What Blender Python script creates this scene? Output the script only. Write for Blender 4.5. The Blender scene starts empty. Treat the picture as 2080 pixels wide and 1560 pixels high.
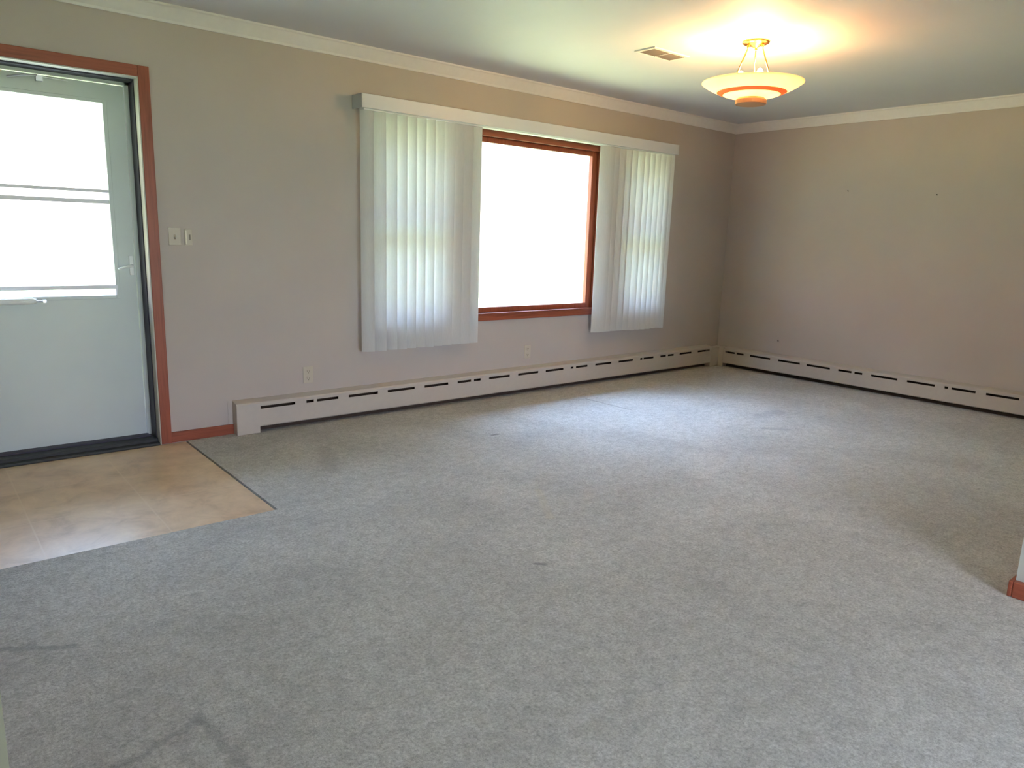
import bpy, math, random
from mathutils import Vector, Matrix
random.seed(7)
S = bpy.context.scene
C = S.collection
PI = math.pi

# ------------------------------------------------------------------ camera
def cam_axes(yaw, pitch, roll):
    cy, sy, cp, sp = math.cos(yaw), math.sin(yaw), math.cos(pitch), math.sin(pitch)
    f = Vector((sy*cp, cy*cp, -sp)); r = Vector((cy, -sy, 0)); u = r.cross(f)
    cr, sr = math.cos(roll), math.sin(roll)
    return cr*r + sr*u, -sr*r + cr*u, f
r_, u_, f_ = cam_axes(0.6992, 0.1996, 0.0323)
cd = bpy.data.cameras.new('camera'); cam = bpy.data.objects.new('camera', cd); C.objects.link(cam)
M = Matrix(((r_.x, u_.x, -f_.x, -6.655), (r_.y, u_.y, -f_.y, -4.5292), (r_.z, u_.z, -f_.z, 1.2756), (0, 0, 0, 1)))
cam.matrix_world = M
cd.sensor_width = 36; cd.sensor_fit = 'HORIZONTAL'; cd.lens = 1484.1*36/2080
cd.clip_start = 0.02; cd.clip_end = 500
S.camera = cam

# ------------------------------------------------------------------ light
S.view_settings.view_transform = 'Standard'; S.view_settings.look = 'None'
S.view_settings.gamma = 1; S.view_settings.use_curve_mapping = False
S.view_settings.exposure = 2.17
SKY_STRENGTH = 9.0; SKY_SKEW = 0.4
SKY_LOW = (0.54, 0.70, 1.08); SKY_HIGH = (0.44, 0.64, 1.10)
TREELINE = (0.21, 0.17, 0.18); BACK_HAZE = (0.47, 0.46, 0.62)
SUN_STRENGTH = 20.0
BULB_STRENGTH = 165.0; BULB_COLOR = (1.0, 0.56, 0.23)
wd = bpy.data.worlds.new('sky'); S.world = wd; wd.use_nodes = True
nt = wd.node_tree; bg = nt.nodes['Background']
def wn(t, **k):
    x = nt.nodes.new(t)
    for a, b in k.items(): setattr(x, a, b)
    return x
def wmath(op, a, b, clamp=False):
    x = wn('ShaderNodeMath', operation=op); x.use_clamp = clamp
    for i, v in enumerate((a, b)):
        if isinstance(v, (int, float)): x.inputs[i].default_value = v
        else: nt.links.new(v, x.inputs[i])
    return x.outputs[0]
def wmix(f, a, b):
    x = wn('ShaderNodeMix', data_type='RGBA')
    for i, v in ((0, f), (6, a), (7, b)):
        if isinstance(v, tuple): x.inputs[i].default_value = (*v, 1)
        else: nt.links.new(v, x.inputs[i])
    return x.outputs[2]
tc = wn('ShaderNodeTexCoord'); sep = wn('ShaderNodeSeparateXYZ'); nt.links.new(tc.outputs['Generated'], sep.inputs[0])
# distant tree line up to about 25 degrees on the street side, open hazy horizon at the back
tl = wmath('DIVIDE', wmath('SUBTRACT', sep.outputs['Z'], 0.36), 0.12, True)
high = wmix(wmath('DIVIDE', wmath('SUBTRACT', sep.outputs['Z'], 0.3), 0.7, True), SKY_LOW, SKY_HIGH)
back = wmath('MULTIPLY', wmath('SUBTRACT', 0.1, sep.outputs['Y']), 3.0, True)
low = wmix(back, TREELINE, BACK_HAZE)
skyc = wmix(tl, low, high)
nt.links.new(skyc, bg.inputs[0])
# the sky is brighter towards the left of the street
nt.links.new(wmath('MULTIPLY', wmath('SUBTRACT', 1.0, wmath('MULTIPLY', sep.outputs['X'], SKY_SKEW)), SKY_STRENGTH), bg.inputs[1])
sd = bpy.data.lights.new('sun', 'SUN'); sd.energy = SUN_STRENGTH; sd.angle = math.radians(1.0); sd.color = (1, 0.95, 0.86)
so = bpy.data.objects.new('sun', sd); C.objects.link(so)
so.rotation_euler = Vector((0.58, -0.06, 0.81)).to_track_quat('Z', 'Y').to_euler()
def portal(loc, sx, sy, rot):
    d = bpy.data.lights.new('window_portal', 'AREA'); d.shape = 'RECTANGLE'; d.size = sx; d.size_y = sy
    d.cycles.is_portal = True
    o = bpy.data.objects.new('window_portal', d); C.objects.link(o); o.location = loc; o.rotation_euler = rot
portal((-2.625, 0.2, 1.34), 3.15, 1.40, (-PI/2, 0, 0))   # picture window, facing into the room
portal((-6.03, 0.24, 1.40), 0.86, 1.10, (-PI/2, 0, 0))   # storm door glass
portal((-5.25, -6.55, 1.05), 1.4, 2.0, (PI/2, 0, 0))      # patio door behind the camera
S.cycles.max_bounces = 10; S.cycles.diffuse_bounces = 6; S.cycles.transparent_max_bounces = 16
S.cycles.sample_clamp_indirect = 6.0
S.cycles.caustics_reflective = False; S.cycles.caustics_refractive = False

# ------------------------------------------------------------------ materials
class NT:
    def __init__(s, name):
        s.m = bpy.data.materials.new(name); s.m.use_nodes = True; s.t = s.m.node_tree
        s.p = s.t.nodes['Principled BSDF']; s.out = s.t.nodes['Material Output']
        s.pos = None
    def n(s, typ, **kw):
        x = s.t.nodes.new(typ)
        for k, v in kw.items(): setattr(x, k, v)
        return x
    def l(s, a, b): s.t.links.new(a, b)
    def P(s):
        if s.pos is None: s.pos = s.n('ShaderNodeNewGeometry').outputs['Position']
        return s.pos
    def noise(s, scale, detail=2, rough=0.5, vec=None, dist=0.0):
        x = s.n('ShaderNodeTexNoise'); s.l(vec or s.P(), x.inputs['Vector'])
        x.inputs['Scale'].default_value = scale; x.inputs['Detail'].default_value = detail
        x.inputs['Roughness'].default_value = rough; x.inputs['Distortion'].default_value = dist
        return x.outputs['Fac']
    def ramp(s, fac, stops):
        x = s.n('ShaderNodeValToRGB'); s.l(fac, x.inputs[0]); e = x.color_ramp.elements
        while len(e) < len(stops): e.new(0.5)
        for i, (p, c) in enumerate(stops): e[i].position = p; e[i].color = (*c, 1)
        return x.outputs[0]
    def math(s, op, a, b=None, clamp=False):
        x = s.n('ShaderNodeMath', operation=op); x.use_clamp = clamp
        for i, v in enumerate((a, b)):
            if v is None: continue
            if isinstance(v, (int, float)): x.inputs[i].default_value = v
            else: s.l(v, x.inputs[i])
        return x.outputs[0]
    def mix(s, fac, a, b, mode='MIX'):
        x = s.n('ShaderNodeMix', data_type='RGBA', blend_type=mode)
        for i, v in ((0, fac), (6, a), (7, b)):
            if isinstance(v, (int, float)): x.inputs[i].default_value = v
            elif isinstance(v, tuple): x.inputs[i].default_value = (*v, 1)
            else: s.l(v, x.inputs[i])
        return x.outputs[2]
    def scaled(s, v):
        x = s.n('ShaderNodeVectorMath', operation='MULTIPLY'); s.l(s.P(), x.inputs[0]); x.inputs[1].default_value = v
        return x.outputs[0]
    def color(s, c):
        if isinstance(c, tuple): s.p.inputs['Base Color'].default_value = (*c, 1)
        else: s.l(c, s.p.inputs['Base Color'])
    def bump(s, h, strength, dist=0.002):
        x = s.n('ShaderNodeBump'); x.inputs['Strength'].default_value = strength; x.inputs['Distance'].default_value = dist
        s.l(h, x.inputs['Height']); s.l(x.outputs[0], s.p.inputs['Normal'])
    def segment(s, a, b, w, wobble=0.0):
        """mask 1..0 of a soft stroke from a to b on the floor"""
        ab = Vector((b[0]-a[0], b[1]-a[1], 0)); L2 = ab.length_squared
        src = s.P()
        sub = s.n('ShaderNodeVectorMath', operation='SUBTRACT'); s.l(src, sub.inputs[0]); sub.inputs[1].default_value = (a[0], a[1], 0)
        src = sub.outputs[0]
        if wobble:
            nz = s.n('ShaderNodeTexNoise'); s.l(s.P(), nz.inputs['Vector']); nz.inputs['Scale'].default_value = 22
            c = s.n('ShaderNodeVectorMath', operation='SUBTRACT'); s.l(nz.outputs['Color'], c.inputs[0]); c.inputs[1].default_value = (.5, .5, .5)
            k = s.n('ShaderNodeVectorMath', operation='SCALE'); s.l(c.outputs[0], k.inputs[0]); k.inputs['Scale'].default_value = wobble
            ad = s.n('ShaderNodeVectorMath', operation='ADD'); s.l(src, ad.inputs[0]); s.l(k.outputs[0], ad.inputs[1]); src = ad.outputs[0]
        fl = s.n('ShaderNodeVectorMath', operation='MULTIPLY'); s.l(src, fl.inputs[0]); fl.inputs[1].default_value = (1, 1, 0)
        dt = s.n('ShaderNodeVectorMath', operation='DOT_PRODUCT'); s.l(fl.outputs[0], dt.inputs[0]); dt.inputs[1].default_value = ab
        t = s.math('MULTIPLY', dt.outputs['Value'], 1/L2, clamp=True)
        k2 = s.n('ShaderNodeVectorMath', operation='SCALE'); k2.inputs[0].default_value = ab; s.l(t, k2.inputs['Scale'])
        d = s.n('ShaderNodeVectorMath', operation='DISTANCE'); s.l(fl.outputs[0], d.inputs[0]); s.l(k2.outputs[0], d.inputs[1])
        return s.math('SUBTRACT', 1.0, s.math('DIVIDE', d.outputs['Value'], w), clamp=True)

def simple(name, col, rough=0.5, metal=0.0, var=0.0, scale=30, bump=0.0, spec=0.5):
    t = NT(name); t.p.inputs['Roughness'].default_value = rough; t.p.inputs['Metallic'].default_value = metal
    t.p.inputs['Specular IOR Level'].default_value = spec
    n = t.noise(scale, 3)
    if var:
        t.color(t.ramp(n, [(0.3, tuple(c*(1-var) for c in col)), (0.7, tuple(min(1, c*(1+var)) for c in col))]))
    else: t.color(col)
    if bump: t.bump(n, bump)
    return t.m

def wall_mat(name, col, var=0.03):
    t = NT(name); t.p.inputs['Roughness'].default_value = 0.62; t.p.inputs['Specular IOR Level'].default_value = 0.3
    n = t.noise(1.7, 4, 0.6)
    t.color(t.ramp(n, [(0.3, tuple(c*(1-var) for c in col)), (0.7, tuple(c*(1+var) for c in col))]))
    t.bump(t.noise(160, 3, 0.6), 0.12, 0.002)
    return t.m
M_WALL = wall_mat('wall_paint', (0.46, 0.41, 0.375))
M_PART = wall_mat('partition_paint', (0.46, 0.47, 0.40))
M_STUB_SHADE = wall_mat('stub_shade_paint', (0.24, 0.235, 0.175))  # wall paint darkened, shade on the stub put into its colour
M_CEIL = wall_mat('ceiling_paint', (0.63, 0.63, 0.65), 0.02)
M_CROWN = simple('crown_paint', (0.68, 0.67, 0.66), 0.45, var=0.02)
M_HEAT = simple('heater_enamel', (0.48, 0.435, 0.385), 0.42, var=0.02)
M_DARKIN = simple('heater_inside', (0.06, 0.04, 0.025), 0.8, var=0.1)
M_WHITE = simple('white_enamel', (0.80, 0.84, 0.82), 0.35, var=0.015)
M_DOOR = simple('door_paint', (0.55, 0.62, 0.60), 0.4, var=0.03, scale=3)
M_JAMB = simple('jamb_paint', (0.44, 0.43, 0.38), 0.45)
M_BLACK = simple('dark_weatherstrip', (0.018, 0.016, 0.03), 0.5)
M_SILL = simple('dark_bronze', (0.022, 0.026, 0.024), 0.55)
M_PLAST = simple('ivory_plastic', (0.50, 0.455, 0.37), 0.35)
M_PLASTW = simple('ivory_toggle', (0.85, 0.80, 0.66), 0.3)
M_SLOT = simple('outlet_slot', (0.20, 0.175, 0.13), 0.6)
M_VALANCE = simple('valance_vinyl', (0.60, 0.63, 0.66), 0.4)
M_VALANCE_SHADE = simple('valance_shade_vinyl', (0.50, 0.53, 0.54), 0.4)  # valance vinyl again, with the shade of the ends in its colour
M_BRASS = simple('polished_brass', (0.85, 0.42, 0.12), 0.22, metal=1.0)
M_ALU = simple('aluminium', (0.62, 0.64, 0.66), 0.35, metal=0.7)
M_RAIL = simple('rail_aluminium', (0.78, 0.80, 0.86), 0.5)
M_VENT = simple('vent_enamel', (0.72, 0.71, 0.66), 0.4)
M_LOUV_SHADE = simple('louvre_shade', (0.11, 0.12, 0.12), 0.5)  # louvres coloured dark to stand in for shade between them
M_VSHADE = simple('vent_shade', (0.10, 0.10, 0.09), 0.8)
M_SHINGLE = simple('roof_shingle', (0.10, 0.10, 0.10), 0.9, var=0.2)
M_SIDING = simple('outside_siding', (0.55, 0.55, 0.52), 0.7)
M_NAIL = simple('nail_steel', (0.05, 0.04, 0.035), 0.4, metal=0.6)

def wood_mat(name, base, axis):
    t = NT(name); t.p.inputs['Roughness'].default_value = 0.36; t.p.inputs['Specular IOR Level'].default_value = 0.35
    sc = [60, 60, 60]; sc[axis] = 3
    n = t.noise(1.0, 5, 0.65, vec=t.scaled(tuple(sc)), dist=0.6)
    d = tuple(c*0.62 for c in base); b = tuple(c*1.25 for c in base)
    t.color(t.ramp(n, [(0.25, d), (0.5, base), (0.8, b)]))
    t.bump(n, 0.08, 0.001)
    return t.m
WB = (0.28, 0.074, 0.038)
M_WOODX = wood_mat('stained_wood_along', WB, 0)
M_WOODY = wood_mat('stained_wood_across', WB, 1)
M_WOODZ = wood_mat('stained_wood_upright', WB, 2)

# translucent vane
def vane_mat():
    t = NT('vane_fabric'); t.t.nodes.remove(t.p)
    d = t.n('ShaderNodeBsdfDiffuse'); tr = t.n('ShaderNodeBsdfTranslucent'); mx = t.n('ShaderNodeMixShader')
    n = t.noise(1.0, 3, 0.6, vec=t.scaled((220, 220, 25)))
    c = t.ramp(n, [(0.3, (0.62, 0.61, 0.60)), (0.7, (0.68, 0.67, 0.665))])
    t.l(c, d.inputs[0]); tr.inputs[0].default_value = (0.80, 0.84, 0.82, 1)
    mx.inputs[0].default_value = 0.28
    t.l(d.outputs[0], mx.inputs[1]); t.l(tr.outputs[0], mx.inputs[2]); t.l(mx.outputs[0], t.out.inputs[0])
    return t.m
M_VANE = vane_mat()

def glass_mat():
    t = NT('clear_glass'); t.t.nodes.remove(t.p)
    tr = t.n('ShaderNodeBsdfTransparent'); g = t.n('ShaderNodeBsdfGlossy'); mx = t.n('ShaderNodeMixShader'); lw = t.n('ShaderNodeLayerWeight'); lw.inputs[0].default_value = 0.5
    f = t.math('ADD', 0.04, t.math('MULTIPLY', t.math('POWER', lw.outputs['Facing'], 5.0), 0.9))
    tr.inputs[0].default_value = (0.94, 0.97, 0.95, 1); g.inputs['Roughness'].default_value = 0.02
    t.l(f, mx.inputs[0]); t.l(tr.outputs[0], mx.inputs[1]); t.l(g.outputs[0], mx.inputs[2]); t.l(mx.outputs[0], t.out.inputs[0])
    return t.m
M_GLASS = glass_mat()

def bowl_mat(name, dcol, tcol, fac):
    t = NT(name); t.t.nodes.remove(t.p)
    d = t.n('ShaderNodeBsdfDiffuse'); tr = t.n('ShaderNodeBsdfTranslucent'); mx = t.n('ShaderNodeMixShader')
    g = t.n('ShaderNodeBsdfGlossy'); g.inputs['Roughness'].default_value = 0.15; m2 = t.n('ShaderNodeMixShader'); m2.inputs[0].default_value = 0.05
    d.inputs[0].default_value = (*dcol, 1); tr.inputs[0].default_value = (*tcol, 1); mx.inputs[0].default_value = fac
    t.l(d.outputs[0], mx.inputs[1]); t.l(tr.outputs[0], mx.inputs[2]); t.l(mx.outputs[0], m2.inputs[1]); t.l(g.outputs[0], m2.inputs[2]); t.l(m2.outputs[0], t.out.inputs[0])
    return t.m
M_BOWL = bowl_mat('frosted_bowl_glass', (0.85, 0.80, 0.68), (1.0, 0.92, 0.72), 0.38)
M_BAND = bowl_mat('amber_band_glass', (0.75, 0.33, 0.12), (0.95, 0.30, 0.08), 0.20)
M_FINIAL = simple('finial_copper', (0.55, 0.27, 0.15), 0.45, metal=0.3)
def emit_mat(name, col, st):
    t = NT(name); t.p.inputs['Base Color'].default_value = (*col, 1)
    t.p.inputs['Emission Color'].default_value = (*col, 1); t.p.inputs['Emission Strength'].default_value = st
    return t.m
M_BULB = emit_mat('lit_bulb', BULB_COLOR, BULB_STRENGTH)

def carpet_mat():
    t = NT('carpet_pile'); t.p.inputs['Roughness'].default_value = 0.95; t.p.inputs['Specular IOR Level'].default_value = 0.08
    t.p.inputs['Sheen Weight'].default_value = 0.15; t.p.inputs['Sheen Roughness'].default_value = 0.6
    fine = t.noise(95, 5, 0.85); med = t.noise(24, 4, 0.7, dist=0.5); big = t.noise(1.6, 4, 0.6, dist=0.8)
    c = t.ramp(fine, [(0.32, (0.32, 0.305, 0.28)), (0.5, (0.56, 0.54, 0.505)), (0.66, (0.75, 0.73, 0.69))])
    c = t.mix(1.0, c, t.ramp(med, [(0.3, (0.78, 0.78, 0.77)), (0.6, (1.06, 1.06, 1.06))]), 'MULTIPLY')
    c = t.mix(1.0, c, t.ramp(big, [(0.3, (0.84, 0.84, 0.84)), (0.65, (1.06, 1.06, 1.06))]), 'MULTIPLY')
    for a, b, w, wob, st, col in (
        ((-6.164, -2.72), (-6.40, -2.78), 0.016, 0.05, 0.36, (0.16, 0.16, 0.16)),
        ((-6.164, -2.70), (-6.13, -2.96), 0.020, 0.05, 0.34, (0.16, 0.16, 0.16)),
        ((-6.60, -1.98), (-6.36, -2.13), 0.018, 0.05, 0.42, (0.18, 0.18, 0.18)),
        ((-4.82, -2.53), (-4.795, -2.55), 0.016, 0.012, 0.6, (0.16, 0.14, 0.15)),
        ((-4.80, -0.60), (-4.95, -1.0), 0.07, 0.12, 0.25, (0.22, 0.20, 0.18)),
        ((-2.46, -0.48), (-2.445, -0.95), 0.012, 0.02, 0.6, (0.20, 0.19, 0.18)),
        ((-4.24, -1.90), (-4.44, -2.20), 0.03, 0.02, 0.35, (0.62, 0.55, 0.42)),
        ((-3.78, -0.93), (-3.74, -0.93), 0.02, 0.01, 0.7, (0.16, 0.14, 0.13)),
        ((-2.05, -1.85), (-1.95, -1.95), 0.05, 0.08, 0.35, (0.20, 0.20, 0.22)),
        ((-1.72, -1.62), (-1.50, -1.62), 0.09, 0.12, 0.3, (0.20, 0.20, 0.22))):
        m = t.segment(a, b, w, wob); m = t.math('MULTIPLY', m, st*1.6); m = t.math('MINIMUM', m, st)
        c = t.mix(m, c, col)
    t.color(c)
    h = t.math('ADD', t.noise(130, 4, 0.8), t.math('MULTIPLY', med, 0.8))
    t.bump(h, 0.9, 0.008)
    return t.m
M_CARPET = carpet_mat()

def tile_mat():
    t = NT('foyer_tile'); t.p.inputs['Specular IOR Level'].default_value = 0.5
    n = t.noise(6.5, 6, 0.68, dist=0.5); n2 = t.noise(1.6, 3, 0.5)
    c = t.ramp(n, [(0.28, (0.48, 0.345, 0.225)), (0.48, (0.64, 0.48, 0.33)), (0.68, (0.74, 0.57, 0.40))])
    c = t.mix(1.0, c, t.ramp(n2, [(0.35, (0.98, 0.90, 0.84)), (0.65, (1.05, 1.03, 1.0))]), 'MULTIPLY')
    sp = t.n('ShaderNodeSeparateXYZ'); t.l(t.P(), sp.inputs[0])
    def grid(o, off):
        u = t.math('DIVIDE', t.math('ADD', o, off), 0.457); f = t.math('FRACT', u)
        d = t.math('MINIMUM', f, t.math('SUBTRACT', 1.0, f))
        return d
    d = t.math('MINIMUM', grid(sp.outputs[0], 5.412+0.457*20), grid(sp.outputs[1], 1.393+0.457*20))
    g = t.math('LESS_THAN', d, 0.0075)
    c = t.mix(t.math('MULTIPLY', g, 0.5), c, (0.80, 0.66, 0.52))
    t.color(c)
    t.l(t.math('ADD', 0.30, t.math('MULTIPLY', g, 0.3)), t.p.inputs['Roughness'])
    hh = t.math('ADD', t.math('MULTIPLY', n, 0.25), t.math('MULTIPLY', t.math('LESS_THAN', d, 0.012), -0.6))
    t.bump(hh, 0.25, 0.002)
    return t.m
M_TILE = tile_mat()
def lawn_mat():
    t = NT('mown_grass'); t.p.inputs['Roughness'].default_value = 0.9; t.p.inputs['Specular IOR Level'].default_value = 0.1
    t.color(t.ramp(t.noise(8, 5, 0.7), [(0.3, (0.245, 0.265, 0.12)), (0.7, (0.31, 0.33, 0.16))])); t.bump(t.noise(60, 3), 0.6, 0.02)
    return t.m
M_LAWN = lawn_mat()
M_LEAF = simple('tree_leaf', (0.50, 0.74, 0.62), 0.6, var=0.2, scale=3)
_t = M_LEAF.node_tree; _x = _t.nodes.new('ShaderNodeBsdfTranslucent'); _m = _t.nodes.new('ShaderNodeMixShader')
_x.inputs[0].default_value = (0.55, 0.85, 0.60, 1); _m.inputs[0].default_value = 0.55
_t.links.new(_t.nodes['Principled BSDF'].outputs[0], _m.inputs[1]); _t.links.new(_x.outputs[0], _m.inputs[2]); _t.links.new(_m.outputs[0], _t.nodes['Material Output'].inputs[0])
M_BARK = simple('tree_bark', (0.12, 0.08, 0.05), 0.9, var=0.3, bump=0.5)
M_CONC = simple('porch_concrete', (0.50, 0.49, 0.46), 0.85, var=0.06)

# ------------------------------------------------------------------ mesh builder
class MB:
    def __init__(s): s.v = []; s.f = []; s.smooth = False
    def box(s, x0, x1, y0, y1, z0, z1):
        x0, x1 = sorted((x0, x1)); y0, y1 = sorted((y0, y1)); z0, z1 = sorted((z0, z1))
        b = len(s.v)
        s.v += [(x, y, z) for z in (z0, z1) for y in (y0, y1) for x in (x0, x1)]
        s.f += [tuple(b+i for i in q) for q in ((0, 2, 3, 1), (4, 5, 7, 6), (0, 1, 5, 4), (2, 6, 7, 3), (0, 4, 6, 2), (1, 3, 7, 5))]
        return s
    def prism(s, prof, a, b, close=True):
        """extrude a 2-D profile list between points-functions a(p) and b(p)"""
        n = len(prof); o = len(s.v)
        s.v += [a(p) for p in prof] + [b(p) for p in prof]
        for i in range(n if close else n-1):
            j = (i+1) % n; s.f.append((o+i, o+j, o+n+j, o+n+i))
        if close: s.f.append(tuple(o+i for i in range(n))[::-1]); s.f.append(tuple(o+n+i for i in range(n)))
        return s
    def lathe(s, prof, cx, cy, seg=48, close=False):
        o = len(s.v); n = len(prof)
        for k in range(seg):
            a = 2*PI*k/seg
            s.v += [(cx+r*math.cos(a), cy+r*math.sin(a), z) for r, z in prof]
        for k in range(seg):
            k2 = (k+1) % seg
            for i in range(n if close else n-1):
                j = (i+1) % n
                s.f.append((o+k*n+i, o+k2*n+i, o+k2*n+j, o+k*n+j))
        return s
    def tube(s, pts, r, seg=10, cap=True):
        pts = [Vector(p) for p in pts]; o = len(s.v); rr = r if isinstance(r, (list, tuple)) else [r]*len(pts)
        for i, p in enumerate(pts):
            d = (pts[min(i+1, len(pts)-1)] - pts[max(i-1, 0)]).normalized()
            a = d.orthogonal().normalized() if i == 0 else (a - d*a.dot(d)).normalized()
            b = d.cross(a)
            for k in range(seg):
                t = 2*PI*k/seg; q = p + rr[i]*(math.cos(t)*a + math.sin(t)*b); s.v.append(tuple(q))
        for i in range(len(pts)-1):
            for k in range(seg):
                k2 = (k+1) % seg
                s.f.append((o+i*seg+k, o+i*seg+k2, o+(i+1)*seg+k2, o+(i+1)*seg+k))
        if cap:
            s.f.append(tuple(o+k for k in range(seg))[::-1]); s.f.append(tuple(o+(len(pts)-1)*seg+k for k in range(seg)))
        return s
    def build(s, name, mat, parent=None, smooth=False, bevel=0.0, kind=None, label=None):
        me = bpy.data.meshes.new(name)
        off = Vector((0, 0, 0)); p = parent
        while p is not None: off += p.location; p = p.parent
        me.from_pydata([tuple(Vector(v)-off) for v in s.v], [], s.f); me.update()
        import bmesh
        bm = bmesh.new(); bm.from_mesh(me); bmesh.ops.recalc_face_normals(bm, faces=bm.faces); bm.to_mesh(me); bm.free()
        me.materials.append(mat)
        if smooth: me.shade_smooth()
        o = bpy.data.objects.new(name, me); C.objects.link(o)
        if parent is not None: o.parent = parent
        if bevel:
            m = o.modifiers.new('bevel', 'BEVEL'); m.width = bevel; m.segments = 2; m.limit_method = 'ANGLE'; m.angle_limit = 0.7
        if kind: o['kind'] = kind
        if label: o['label'] = label
        return o
def box(*a): return MB().box(*a)
def empty(name, loc, label=None, cat=None, group=None, kind=None):
    o = bpy.data.objects.new(name, None); C.objects.link(o); o.location = loc; o.empty_display_size = 0.1
    if label: o['label'] = label
    if cat: o['category'] = cat
    if group: o['group'] = group
    if kind: o['kind'] = kind
    return o
def tag(o, label, cat, group=None):
    o['label'] = label; o['category'] = cat
    if group: o['group'] = group
    return o

# ------------------------------------------------------------------ room shell
H = 2.44
# door opening x -6.49..-5.556 z 0..2.055 ; window opening x -4.19..-1.06 z .66..2.03
DX0, DX1, DZ = -6.49, -5.556, 2.052
WX0, WX1, WZ0, WZ1 = -4.14, -1.11, 0.665, 2.015
T = 0.20
m = MB()
for a in ((-7.1, DX0, 0, T, -.3, H), (DX0, DX1, 0, T, DZ, H), (DX1, WX0, 0, T, -.3, H), (WX0, WX1, 0, T, -.3, WZ0), (WX0, WX1, 0, T, WZ1, H), (WX1, .2, 0, T, -.3, H)):
    m.box(*a)
m.build('wall_front', M_WALL, kind='structure')
box(0, .2, -3.8, 0, -.3, H).build('wall_right', M_WALL, kind='structure')
# back wall of the living room and partition turning towards the camera
box(-3.52, .2, -3.92, -3.80, -.3, H).build('wall_back', M_PART, kind='structure')
box(-3.52, -3.40, -6.6, -3.92, -.3, H).build('wall_partition', M_PART, kind='structure')
box(-7.1, -6.98, -3.5, 0, -.3, H).build('wall_left', M_WALL, kind='structure')
box(-7.9, -6.6155, -3.62, -3.5, -.3, H).build('wall_stub', M_STUB_SHADE, kind='structure')
box(-7.9, -7.78, -6.6, -3.62, -.3, H).build('wall_left_rear', M_WALL, kind='structure')
PX0, PX1 = -6.0, -4.5
m = MB()
for a in ((-7.9, PX0, -6.75, -6.6, -.3, H), (PX1, -3.4, -6.75, -6.6, -.3, H), (PX0, PX1, -6.75, -6.6, 2.05, H)): m.box(*a)
m.build('wall_rear', M_WALL, kind='structure')
m = MB(); m.box(-7.9, .2, -6.75, T, H, H+.15); m.build('ceiling', M_CEIL, kind='structure')
m = MB(); m.box(-8.6, 1.0, -8.4, .95, H+.15, H+.22); m.box(-8.6, -4.7, .95, 1.75, H+.15, H+.22); m.build('roof_sky_block', M_SHINGLE, kind='structure')  # unseen roof, its overhangs and porch extension shaped to cut sky light
# carpet
m = MB(); m.box(-7.9, 0, -6.6, -1.393, -.02, 0.0).box(-5.412, 0, -1.393, 0, -.02, 0.0)
m.build('floor', M_CARPET, kind='structure')
box(-6.98, -5.420, -1.393, 0, -.02, -0.006).build('floor_tile', M_TILE, kind='structure')
# crown mouldings
prof = [(0, H-.085), (.012, H-.085), (.016, H-.072), (.034, H-.045), (.052, H-.016), (.060, H-.010), (.060, H), (0, H)]
m = MB()
m.prism(prof, lambda p: (-6.98, -p[0], p[1]), lambda p: (-p[0], -p[0], p[1]))
m.prism(prof, lambda p: (-p[0], -p[0], p[1]), lambda p: (-p[0], -3.80+p[0], p[1]))
m.prism(prof, lambda p: (-p[0], -3.80+p[0], p[1]), lambda p: (-3.52, -3.80+p[0], p[1]))
m.build('trim_1', M_CROWN, kind='structure')

# door casing
CX = DX1+.058
ct = empty('trim_2', (DX1, -.02, 0), kind='structure')
box(DX1, CX, -.02, 0, 0, DZ+.058).build('side_casing', M_WOODZ, ct, bevel=.003)
box(DX0-.058, DX0, -.02, 0, 0, DZ+.058).build('side_casing', M_WOODZ, ct, bevel=.003)
box(DX0, DX1, -.02, 0, DZ, DZ+.058).build('head_casing', M_WOODX, ct, bevel=.003)
# wood baseboards
box(CX, -5.13, -.014, 0, 0, .063).build('baseboard_front', M_WOODX, bevel=.003, kind='structure')
box(-6.98, DX0-.058, -.014, 0, 0, .063).build('baseboard_entry', M_WOODX, bevel=.003, kind='structure')
m = MB(); m.box(-3.55, -3.52, -6.6, -3.80, 0, .063); m.build('baseboard_partition', M_WOODY, bevel=.004, kind='structure')
m = MB(); m.box(-3.55, -.1, -3.80, -3.785, 0, .063); m.build('baseboard_back', M_WOODX, bevel=.004, kind='structure')

# ------------------------------------------------------------------ storm door
YD = 0.155
d1 = empty('door_1', (DX0, YD, 0), kind='structure')
m = MB()
m.box(DX1-.001, DX1+.0, -.018, .05, 0, DZ)   # thin skin replaced below
m = MB()
m.box(DX1-.006, DX1, -.018, .05, 0, DZ).box(DX0, DX0+.006, -.018, .05, 0, DZ).box(DX0, DX1, -.018, .05, DZ-.006, DZ)
m.build('jamb', M_JAMB, d1)
m = MB()
m.box(DX1-.012, DX1, .05, .150, .02, DZ).box(DX0, DX0+.012, .05, .150, .02, DZ).box(DX0, DX1, .05, .150, DZ-.014, DZ)
m.build('weatherstrip', M_BLACK, d1)
m = MB()
m.box(DX1-.034, DX1, .150, T, .03, DZ).box(DX0, DX0+.034, .150, T, .03, DZ).box(DX0, DX1, .150, T, DZ-.030, DZ)
m.build('outer_frame', M_DOOR, d1, bevel=.002)
LX0, LX1, LZ0, LZ1 = DX0+.038, DX1-.037, .03, DZ-.034
GX0, GX1, GZ0, GZ1 = LX0+.105, -5.703, .872, 1.915
m = MB()
y0, y1 = YD+.004, YD+.036
for a in ((LX0, GX0, LZ0, LZ1), (GX1, LX1, LZ0, LZ1), (GX0, GX1, LZ0, GZ0), (GX0, GX1, GZ1, LZ1)):
    m.box(a[0], a[1], y0, y1, a[2], a[3])
slab = m.build('door_panel', M_DOOR, d1)
m = MB()  # raised bead round the glass
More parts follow.
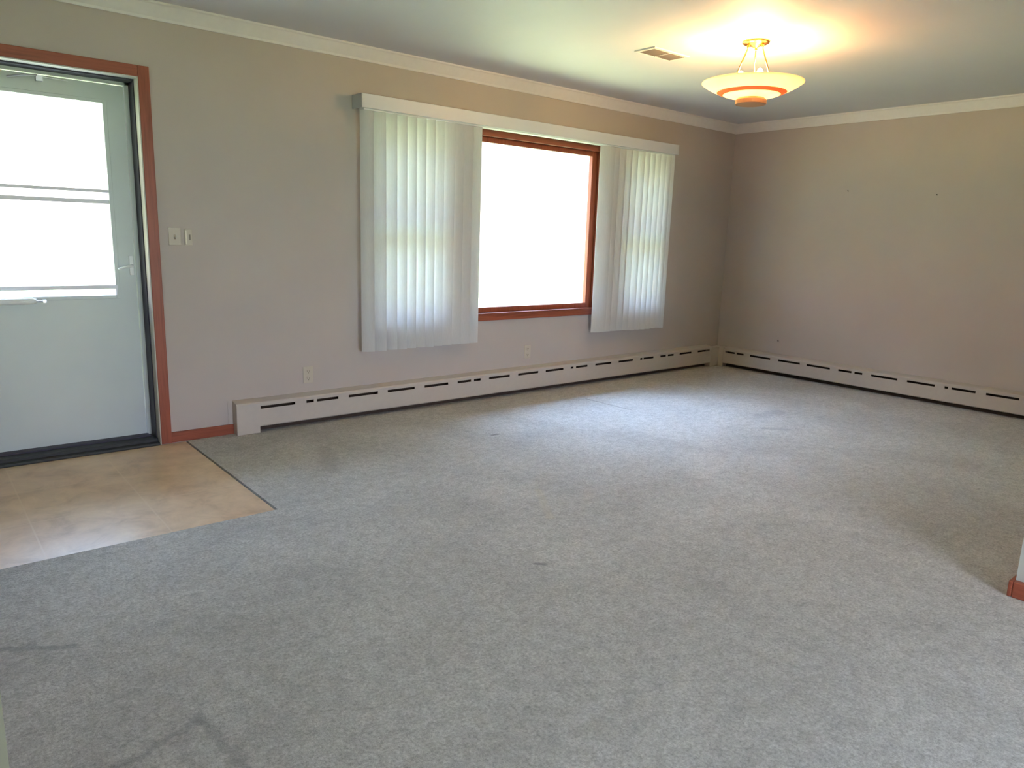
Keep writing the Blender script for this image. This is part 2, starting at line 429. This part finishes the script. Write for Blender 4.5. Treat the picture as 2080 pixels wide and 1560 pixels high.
for a in ((GX0-.022, GX0, GZ0-.02, GZ1+.02), (GX1, GX1+.022, GZ0-.02, GZ1+.02), (GX0, GX1, GZ1, GZ1+.02), (GX0, GX1, GZ0-.02, GZ0)):
    m.box(a[0], a[1], y0-.006, y0, a[2], a[3])
m.build('glass_bead', M_DOOR, d1, bevel=.002)
m = MB(); m.box(GX0, GX1, y0-.004, y0+.010, 1.441, 1.457).box(GX0, GX1, y0+.004, y0+.014, 1.380, 1.402)
m.build('sash_rail', M_RAIL, d1)
m = MB(); m.box(GX0-.008, GX1+.008, y0-.012, y0+.004, .908, .930).box(GX1-.002, GX1+.008, y0-.010, y0, .872, .930)
m.build('screen_rail', M_RAIL, d1)
box(GX0, GX1, YD+.018, YD+.022, GZ0, GZ1).build('glass_pane', M_GLASS, d1)
# closer tube and bracket
t = MB().tube([(-6.40, YD-.028, .852), (-6.11, YD-.028, .852)], .017, 16).tube([(-6.11, YD-.028, .852), (-6.098, YD-.028, .852)], .012, 16)
cl = t.build('door_closer', M_WHITE, d1, smooth=False)
MB().tube([(-6.10, YD-.028, .852), (-6.06, YD-.026, .850)], .004, 8).box(-6.068, -6.052, YD-.034, YD+.004, .842, .858).build('closer_rod', M_ALU, cl)
m = MB().tube([(-6.13, YD-.02, 1.985), (-6.06, YD-.03, 2.003), (-6.0, YD-.02, 2.012)], .005, 8).box(-6.005, -5.975, YD-.02, YD+.004, 1.985, 2.014)
m.tube([(-6.0, YD-.01, 2.010), (-5.86, YD-.004, 2.006)], .003, 6)
m.build('wind_chain_bracket', M_ALU, d1)
# lever handle
m = MB().box(-5.625, -5.603, YD-.006, YD+.004, .985, 1.095)
pl = m.build('latch_plate', M_WHITE, d1, bevel=.003)
MB().tube([(-5.614, YD-.004, 1.04), (-5.614, YD-.035, 1.04), (-5.64, YD-.042, 1.036), (-5.69, YD-.040, 1.022)], [.008, .008, .007, .006], 10).build('lever_handle', M_WHITE, pl, smooth=True)
# threshold
m = MB(); m.box(DX0, DX1, -.012, .08, -.006, .010).box(DX0, DX1, .03, T, .0, .028)
m.build('threshold', M_SILL, d1, bevel=.004)
box(DX0+.03, DX1-.03, .10, .16, .028, .036).build('door_sweep', M_BLACK, d1)

# ------------------------------------------------------------------ window
w1 = empty('window_1', (-2.625, 0, WZ0), kind='structure')
CXL, CXR = (-3.30, -1.955)     # centre opening
# casings
m = MB()
m.box(-4.198, -1.052, -.02, 0, 2.000, 2.062)
m.build('head_casing', M_WOODX, w1, bevel=.003)
m = MB()
m.box(-4.198, WX0, -.02, 0, .675, 2.0); m.build('side_casing', M_WOODZ, w1, bevel=.003)
box(WX1, -1.052, -.02, 0, .675, 2.0).build('side_casing', M_WOODZ, w1, bevel=.003)
for a, b in ((-3.55, CXL), (CXR, -1.70)):
    box(a, b, -.02, .12, .675, 2.0).build('mullion', M_WOODZ, w1, bevel=.003)
box(-4.198, -1.052, -.018, 0, .618, .668).build('apron', M_WOODX, w1, bevel=.003)
box(-4.198, -1.052, -.030, .03, .668, .680).build('stool', M_WOODX, w1, bevel=.004)
def sash(x0, x1, z0, z1, y, wst, mat=None, name='sash', wv=None):
    m = MB(); wv = wv or wst
    m.box(x0, x0+wv, y, y+.04, z0, z1).box(x1-wv, x1, y, y+.04, z0, z1)
    m.box(x0+wv, x1-wv, y, y+.04, z0, z0+wst).box(x0+wv, x1-wv, y, y+.04, z1-wst, z1)
    s = m.build(name, M_WOODZ, w1, bevel=.003)
    box(x0+wv, x1-wv, y+.018, y+.022, z0+wst, z1-wst).build('glass_pane', M_GLASS, s)
sash(CXL, CXR, .680, 2.0, .02, .040, name='picture_sash', wv=.060)
for a, b in ((WX0, -3.55), (-1.70, WX1)):
    sash(a, b, .680, 1.36, .02, .045); sash(a, b, 1.32, 2.015, .065, .045)
# outer window frame lining the opening
m = MB(); m.box(WX0, WX1, .0, T, 2.0, WZ1).box(WX0, WX1, .03, T, WZ0, .68)
m.build('window_lining', M_WOODX, w1)

# ------------------------------------------------------------------ vertical blinds
vb = empty('vertical_blinds', (-2.67, -.09, 2.05), 'white vertical blinds with a long valance, vanes drawn to both sides of the picture window', 'blinds')
VX0, VX1, VYF, VZ0, VZ1 = -4.272, -1.055, -.13, 2.050, 2.137
m = MB()
m.box(VX0, VX1, VYF, VYF+.006, VZ0, VZ1).box(VX0, VX1, VYF, VYF+.02, VZ1-.004, VZ1)
m.build('valance', M_VALANCE, vb, bevel=.003)
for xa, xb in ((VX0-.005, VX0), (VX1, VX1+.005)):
    box(xa, xb, VYF, 0, VZ0, VZ1).build('valance_return', M_VALANCE_SHADE, vb, bevel=.001)
box(VX0+.02, VX1-.02, -.108, -.050, 2.042, 2.10).build('head_rail', M_WHITE, vb)
for x in (-4.1, -3.2, -2.3, -1.3):
    box(x-.015, x+.015, -.115, 0, 2.10, 2.112).build('rail_bracket', M_WHITE, vb)
def vane(xc, ang, z0=.467, w=.089, sag=.007, top=2.044, y=-.085, lean=0.0):
    m = MB(); n = 8; prof = []
    ca, sa = math.cos(ang), math.sin(ang)
    outl = []
    for side in (0, 1):
        for k in range(n+1):
            u = -0.5 + k/n if side == 0 else 0.5 - k/n
            d = -sag*(1-4*u*u) + (0 if side == 0 else .0012)
            outl.append((u*w*ca - d*sa, u*w*sa + d*ca))
    m.prism(outl, lambda p: (xc+p[0]+lean, y+p[1], z0), lambda p: (xc+p[0], y+p[1], top))
    o = m.build('vane', M_VANE, vb)
    return o
TILT = math.radians(-24)
le = [-4.263, -4.170, -4.085, -4.006, -3.930, -3.854, -3.779, -3.703]
for x in le: vane(x+.044, TILT, z0=.466+.001*random.uniform(-2, 2))
for i, (x, a) in enumerate(((-3.605, -9), (-3.530, -6), (-3.450, -5), (-3.372, -9))):
    vane(x+.044, math.radians(a), sag=.004, y=-.087, lean=.012*(3-i)/3*-1 if i == 0 else 0)
ri = [-1.565, -1.494, -1.420, -1.346, -1.272, -1.198, -1.150]
for x in ri: vane(x+.042, TILT, z0=.462+.001*random.uniform(-2, 2))
for x, a in ((-2.025, -20), (-1.95, -8), (-1.885, -6), (-1.805, -8), (-1.725, -6), (-1.650, -8)):
    vane(x+.044, math.radians(a), sag=.004, y=-.087)

# ------------------------------------------------------------------ baseboard heaters
def heater(name, label, length, slots, fn, x_end0, x_end1, plain=0.0, cap=None):
    """fn maps (along, depth, z) to world. slots: list of (a, b) along."""
    root = empty(name, fn(0, 0, 0), label, 'heater', 'baseboard heaters')
    D = .072
    def B(m, a0, a1, d0, d1, z0, z1):
        p = [fn(a, d, z) for z in (z0, z1) for d in (d0, d1) for a in (a0, a1)]
        o = len(m.v); m.v += p
        m.f += [tuple(o+i for i in q) for q in ((0, 2, 3, 1), (4, 5, 7, 6), (0, 1, 5, 4), (2, 6, 7, 3), (0, 4, 6, 2), (1, 3, 7, 5))]
    # front cover with real slots
    m = MB(); zs0, zs1 = .154, .172
    B(m, x_end0, x_end1, D-.003, D, .046, zs0)
    prev = x_end0
    for a, b in slots:
        B(m, prev, a, D-.003, D, zs0, zs1); prev = b
    B(m, prev, x_end1, D-.003, D, zs0, zs1)
    B(m, x_end0, x_end1, D-.003, D, zs1, .190)
    prof = [(D, .190), (D-.006, .198), (.0, .212), (.0, .209), (D-.007, .195), (D-.003, .188)]
    m.prism(prof, lambda p: fn(x_end0, p[0], p[1]), lambda p: fn(x_end1, p[0], p[1]))
    prof = [(D, .046), (D-.004, .040), (D-.010, .037), (D-.010, .040), (D-.006, .043), (D-.003, .048)]
    m.prism(prof, lambda p: fn(x_end0, p[0], p[1]), lambda p: fn(x_end1, p[0], p[1]))
    m.build('front_cover', M_HEAT, root)
    m = MB(); B(m, x_end0, x_end1, .0, .004, .0, .20); m.build('back_plate', M_DARKIN, root)
    m = MB(); a = x_end0 + .02
    m2 = MB()
    B(m, x_end0+.02, x_end1-.02, .012, .058, .06, .12)
    m.build('heating_element', M_DARKIN, root)
    return root, B
def fn_front(a, d, z):
    return (a, -d, max(0, z) + (.0030*(a+5.0) if z > .06 else .0))
fs = [(-4.977, -4.748), (-4.671, -4.619), (-4.597, -4.441), (-4.364, -4.139), (-4.06, -3.834), (-3.749, -3.537), (-3.45, -3.322), (-3.294, -3.228),
      (-3.145, -2.933), (-2.844, -2.624), (-2.54, -2.334), (-2.245, -2.215), (-2.182, -2.04), (-1.94, -1.732), (-1.633, -1.435), (-1.33, -1.300),
      (-1.282, -1.135), (-1.032, -.949), (-.917, -.827), (-.733, -.541), (-.435, -.232)]
hr, B = heater('baseboard_heater', 'long cream hot water baseboard heater with slotted cover below the picture window', 5, fs, fn_front, -4.99, -.200)
def shell(a0, a1, d):
    return [(d, .0), (d, .191), (d-.007, .200), (0, .214), (0, .0)]
m = MB(); pr = shell(0, 0, .076); m.prism(pr, lambda p: fn_front(-5.130, p[0], p[1]), lambda p: fn_front(-4.985, p[0], p[1]))
m.build('end_cap', M_HEAT, hr, bevel=.002)
m = MB(); m.box(-5.158, -5.130, -.004, 0, .063, .212); m.build('wall_flange', M_HEAT, hr)
def fn_right(a, d, z): return (-d, a, max(0, z))
rs = [(-.155, -.269), (-.292, -.373), (-.448, -.675), (-.762, -.990), (-1.06, -1.29), (-1.37, -1.494), (-1.521, -1.593), (-1.672, -1.897),
      (-1.979, -2.201), (-2.277, -2.303), (-2.330, -2.508), (-2.582, -2.812), (-2.89, -3.11), (-3.20, -3.42)]
fn_r2 = lambda a, d, z: (-d, -a, max(0, z)-.003 if z > .1 else max(0, z))
hr2, B2 = heater('baseboard_heater', 'cream slotted baseboard heater along the bare right hand wall', 3.6, [(-a, -b) for a, b in rs], fn_r2, .130, 3.78)
m = MB(); pr = [(.0, .0), (.0, .208)]
m.prism([(0, 0), (-.205, 0), (-.205, -.0745), (-.0745, -.0745), (-.0745, -.135), (0, -.135)], lambda p: (p[0], p[1], 0), lambda p: (p[0], p[1], .200))
cr = m.build('corner_cover', M_HEAT, hr, bevel=.004)
# the corner cover wraps both runs with front corners only
# copper pipe with fins seen through slots
for root, p0, p1 in ((hr, (-4.98, -.036, .09), (-.21, -.036, .09)), (hr2, (-.036, -.135, .09), (-.036, -3.77, .09))):
    MB().tube([p0, p1], .011, 10).build('supply_pipe', M_FINIAL, root)

# ------------------------------------------------------------------ switches and outlets
def plate(name, label, cat, group, x, z, w, h, toggles=True):
    r = empty(name, (x, 0, z), label, cat, group)
    box(x-w/2, x+w/2, -.005, 0, z-h/2, z+h/2).build('cover_plate', M_PLAST, r, bevel=.002)
    return r
s1 = plate('light_switch', 'ivory toggle light switch nearest the wooden door casing', 'switch', 'switches beside the entry door', -5.412, 1.213, .067, .102)
tg = MB().prism([(-.005, 0.010), (-.018, -.004), (-.016, -.010), (-.005, -.008)], lambda p: (-5.417, p[0], 1.213+p[1]), lambda p: (-5.407, p[0], 1.213+p[1])).build('toggle', M_PLAST, s1)
box(-5.418, -5.406, -.0055, -.004, 1.197, 1.207).build('toggle_slot', M_SLOT, s1)
s2 = plate('light_switch', 'narrow dimmer switch with a bright upright slider, farther from the door casing', 'switch', 'switches beside the entry door', -5.338, 1.210, .044, .094)
box(-5.357, -5.350, -.016, -.004, 1.168, 1.249).build('slider', M_PLASTW, s2, bevel=.002)
box(-5.334, -5.326, -.0065, -.004, 1.195, 1.225).build('slider_track', M_SLOT, s2)
def outlet(label, x, z, w=.070, h=.112):
    r = plate('wall_outlet', label, 'outlet', 'outlets on the window wall', x, z, w, h)
    for dz in (.024, -.024):
        m = MB(); m.lathe([(0, 0), (.017, 0), (.017, .003), (0, .003)], 0, 0, 20)
        m.v = [(x+a, -.005-c, z+dz+b*.85) for a, b, c in m.v]
        f = m.build('receptacle', M_PLAST, r)
        m = MB(); m.box(x-.008, x-.005, -.0088, -.007, z+dz-.004, z+dz+.007).box(x+.005, x+.008, -.0088, -.007, z+dz-.004, z+dz+.007).box(x-.003, x+.003, -.0088, -.007, z+dz-.012, z+dz-.007)
        m.build('socket_slots', M_SLOT, f)
outlet('ivory duplex outlet low on the wall left of the vertical blinds', -4.624, .328)
outlet('pale duplex outlet below the picture window above the heater', -2.693, .337)
for i, (y, z, lb) in enumerate(((-1.229, 1.769, 'small dark nail high on the right hand wall, left of its twin'), (-1.98, 1.72, 'small dark nail high on the right hand wall, farther from the corner'), (-.70, .34, 'small dark nail low on the right hand wall just above the heater'))):
    o = MB().tube([(0, y, z), (-.012, y, z+.002)], .004, 8).build('nail', M_NAIL)
    tag(o, lb, 'nail', 'nails in the right hand wall')

# ------------------------------------------------------------------ ceiling light
LX, LY = -2.640, -1.880
cl = empty('ceiling_light', (LX, LY, H), 'lit brass ceiling light with a shallow frosted glass bowl hanging on three rods', 'ceiling light')
MB().lathe([(0, H), (.078, H), (.080, H-.006), (.074, H-.013), (.060, H-.018), (.030, H-.022), (.014, H-.034), (0, H-.036)], LX, LY, 40).build('canopy', M_BRASS, cl, smooth=True)
RZ = 2.208; R0 = .292
rods = []
for k in range(3):
    a = math.radians(30 + 120*k)
    ca, sa = math.cos(a), math.sin(a)
    m = MB().tube([(LX+.045*ca, LY+.045*sa, H-.018), (LX+.050*ca, LY+.050*sa, H-.045), (LX+.132*ca, LY+.132*sa, RZ-.03)], .0045, 8)
    m.lathe([(0, H-.040), (.008, H-.037), (.008, H-.022), (0, H-.020)], LX+.047*ca, LY+.047*sa, 10)
    m.build('rod', M_BRASS, cl, smooth=True)
def bz(r):  # outer bowl profile
    u = r/R0
    return RZ - .088*(1-u**2.3)
rs_ = [R0*(1-i/20) for i in range(0, 17)]
def ring(r_a, r_b, n=8, th=.005):
    o = [(r_a+(r_b-r_a)*i/n) for i in range(n+1)]
    pr = [(r, bz(r)) for r in o] + [(r, bz(r)+th) for r in reversed(o)]
    return MB().lathe(pr, LX, LY, 64, close=True)
b = ring(R0, .200).build('bowl', M_BOWL, cl, smooth=True)
ring(.200, .165, 4).build('amber_band', M_BAND, b, smooth=True)
ring(.165, .06).build('bowl_centre', M_BOWL, b, smooth=True)
zb = bz(.08)
MB().lathe([(.0, zb+.012), (.06, zb+.010), (.074, zb+.002), (.090, zb-.012), (.090, zb-.034), (.087, zb-.036), (0, zb-.036)], LX, LY, 40).build('finial', M_FINIAL, cl)
MB().lathe([(.0, zb+.05), (.02, zb+.05), (.022, zb+.012), (0, zb+.012)], LX, LY, 20).build('socket_cluster', M_BRASS, cl)
for k in range(3):
    a = math.radians(125 + 120*k - 120); bx, by = LX+.070*math.cos(a), LY+.070*math.sin(a)
    sx, sy = LX+.02*math.cos(a), LY+.02*math.sin(a)
    MB().tube([(sx, sy, zb+.035), (LX+.06*math.cos(a), LY+.06*math.sin(a), zb+.06), (bx, by, zb+.085)], .011, 12).build('socket', M_BRASS, cl)
    pr = []
    for i in range(9):
        t_ = PI*i/8; pr.append((.019*math.sin(t_), zb+.120-.036*math.cos(t_)))
    MB().lathe(pr, bx, by, 16).build('bulb', M_BULB, cl, smooth=True)

# ------------------------------------------------------------------ ceiling vent
vx0, vx1, vy0, vy1 = -2.955, -2.612, -1.383, -1.219
cv = empty('ceiling_vent', ((vx0+vx1)/2, (vy0+vy1)/2, H), 'white louvred ceiling register between the window and the hanging light', 'vent')
m = MB(); fw = .022
for a in ((vx0, vx1, vy0, vy0+fw), (vx0, vx1, vy1-fw, vy1), (vx0, vx0+fw, vy0+fw, vy1-fw), (vx1-fw, vx1, vy0+fw, vy1-fw)): m.box(a[0], a[1], a[2], a[3], H-.008, H)
xm = (vx0+vx1)/2; m.box(xm-.004, xm+.004, vy0+fw, vy1-fw, H-.010, H)
m.build('frame', M_VENT, cv)
box(vx0+.01, vx1-.01, vy0+.01, vy1-.01, H-.0015, H).build('duct_shade', M_VSHADE, cv)  # flat dark sheet painted as the shade inside the duct
m = MB(); nn = 11
for i in range(nn):
    y = vy0+fw+(i+.5)*(vy1-vy0-2*fw)/nn
    m.prism([(y-.004, H-.002), (y+.004, H-.009), (y+.005, H-.008), (y-.003, H-.001)], lambda p: (vx0+fw, p[0], p[1]), lambda p: (vx1-fw, p[0], p[1]))
m.build('louvres', M_LOUV_SHADE, cv)

# ------------------------------------------------------------------ patio door behind the camera
d2 = empty('door_2', (PX0, -6.65, 0), kind='structure')
m = MB()
for a in ((PX0, PX0+.05, 0, 2.05), (PX1-.05, PX1, 0, 2.05), (PX0, PX1, 0, .06), (PX0, PX1, 2.0, 2.05), ((PX0+PX1)/2-.03, (PX0+PX1)/2+.03, 0, 2.05)):
    m.box(a[0], a[1], -6.70, -6.64, a[2], a[3])
m.build('door_frame', M_WHITE, d2)
box(PX0+.05, PX1-.05, -6.672, -6.668, .06, 2.0).build('glass_pane', M_GLASS, d2)

# ------------------------------------------------------------------ outside
m = MB(); m.box(-60, 60, -60, 60, -.5, -.32); m.build('lawn', M_LAWN, kind='structure')
m = MB(); m.box(-7.2, -4.8, T, 1.8, -.32, -.06); m.build('porch_slab', M_CONC, kind='structure')
def tree(x, y, h, cr, label, seed):
    rnd = random.Random(seed)
    r = empty('leafy_tree', (x, y, -.32), label, 'tree', None)
    m = MB().tube([(x, y, -.32), (x+.1, y, h*.3), (x-.05, y+.1, h*.62)], [.22, .17, .07], 12)
    for k in range(7):
        a = rnd.uniform(0, 2*PI); z = h*rnd.uniform(.28, .55)
        m.tube([(x, y, z), (x+cr*.35*math.cos(a), y+cr*.35*math.sin(a), z+h*.12), (x+cr*.7*math.cos(a), y+cr*.7*math.sin(a), z+h*.22)], [.07, .04, .015], 6)
    m.build('trunk', M_BARK, r, smooth=True)
    m = MB()
    for k in range(2600):
        while True:
            p = Vector((rnd.uniform(-1, 1), rnd.uniform(-1, 1), rnd.uniform(-1, 1)))
            if .35 < p.length < 1: break
        q = Vector((x+p.x*cr, y+p.y*cr, h*.62+p.z*h*.36))
        n = Vector((rnd.gauss(0, 1), rnd.gauss(0, 1), rnd.gauss(0, 1))).normalized(); a = n.orthogonal().normalized(); b = n.cross(a)
        s_ = rnd.uniform(.07, .15); o = len(m.v)
        m.v += [tuple(q+a*s_), tuple(q+b*s_*.5), tuple(q-a*s_), tuple(q-b*s_*.5)]; m.f.append((o, o+1, o+2, o+3))
    m.build('foliage', M_LEAF, r)
tree(-7.6, 15.0, 7.5, 3.9, 'green tree seen faintly through the top of the storm door glass', 5)
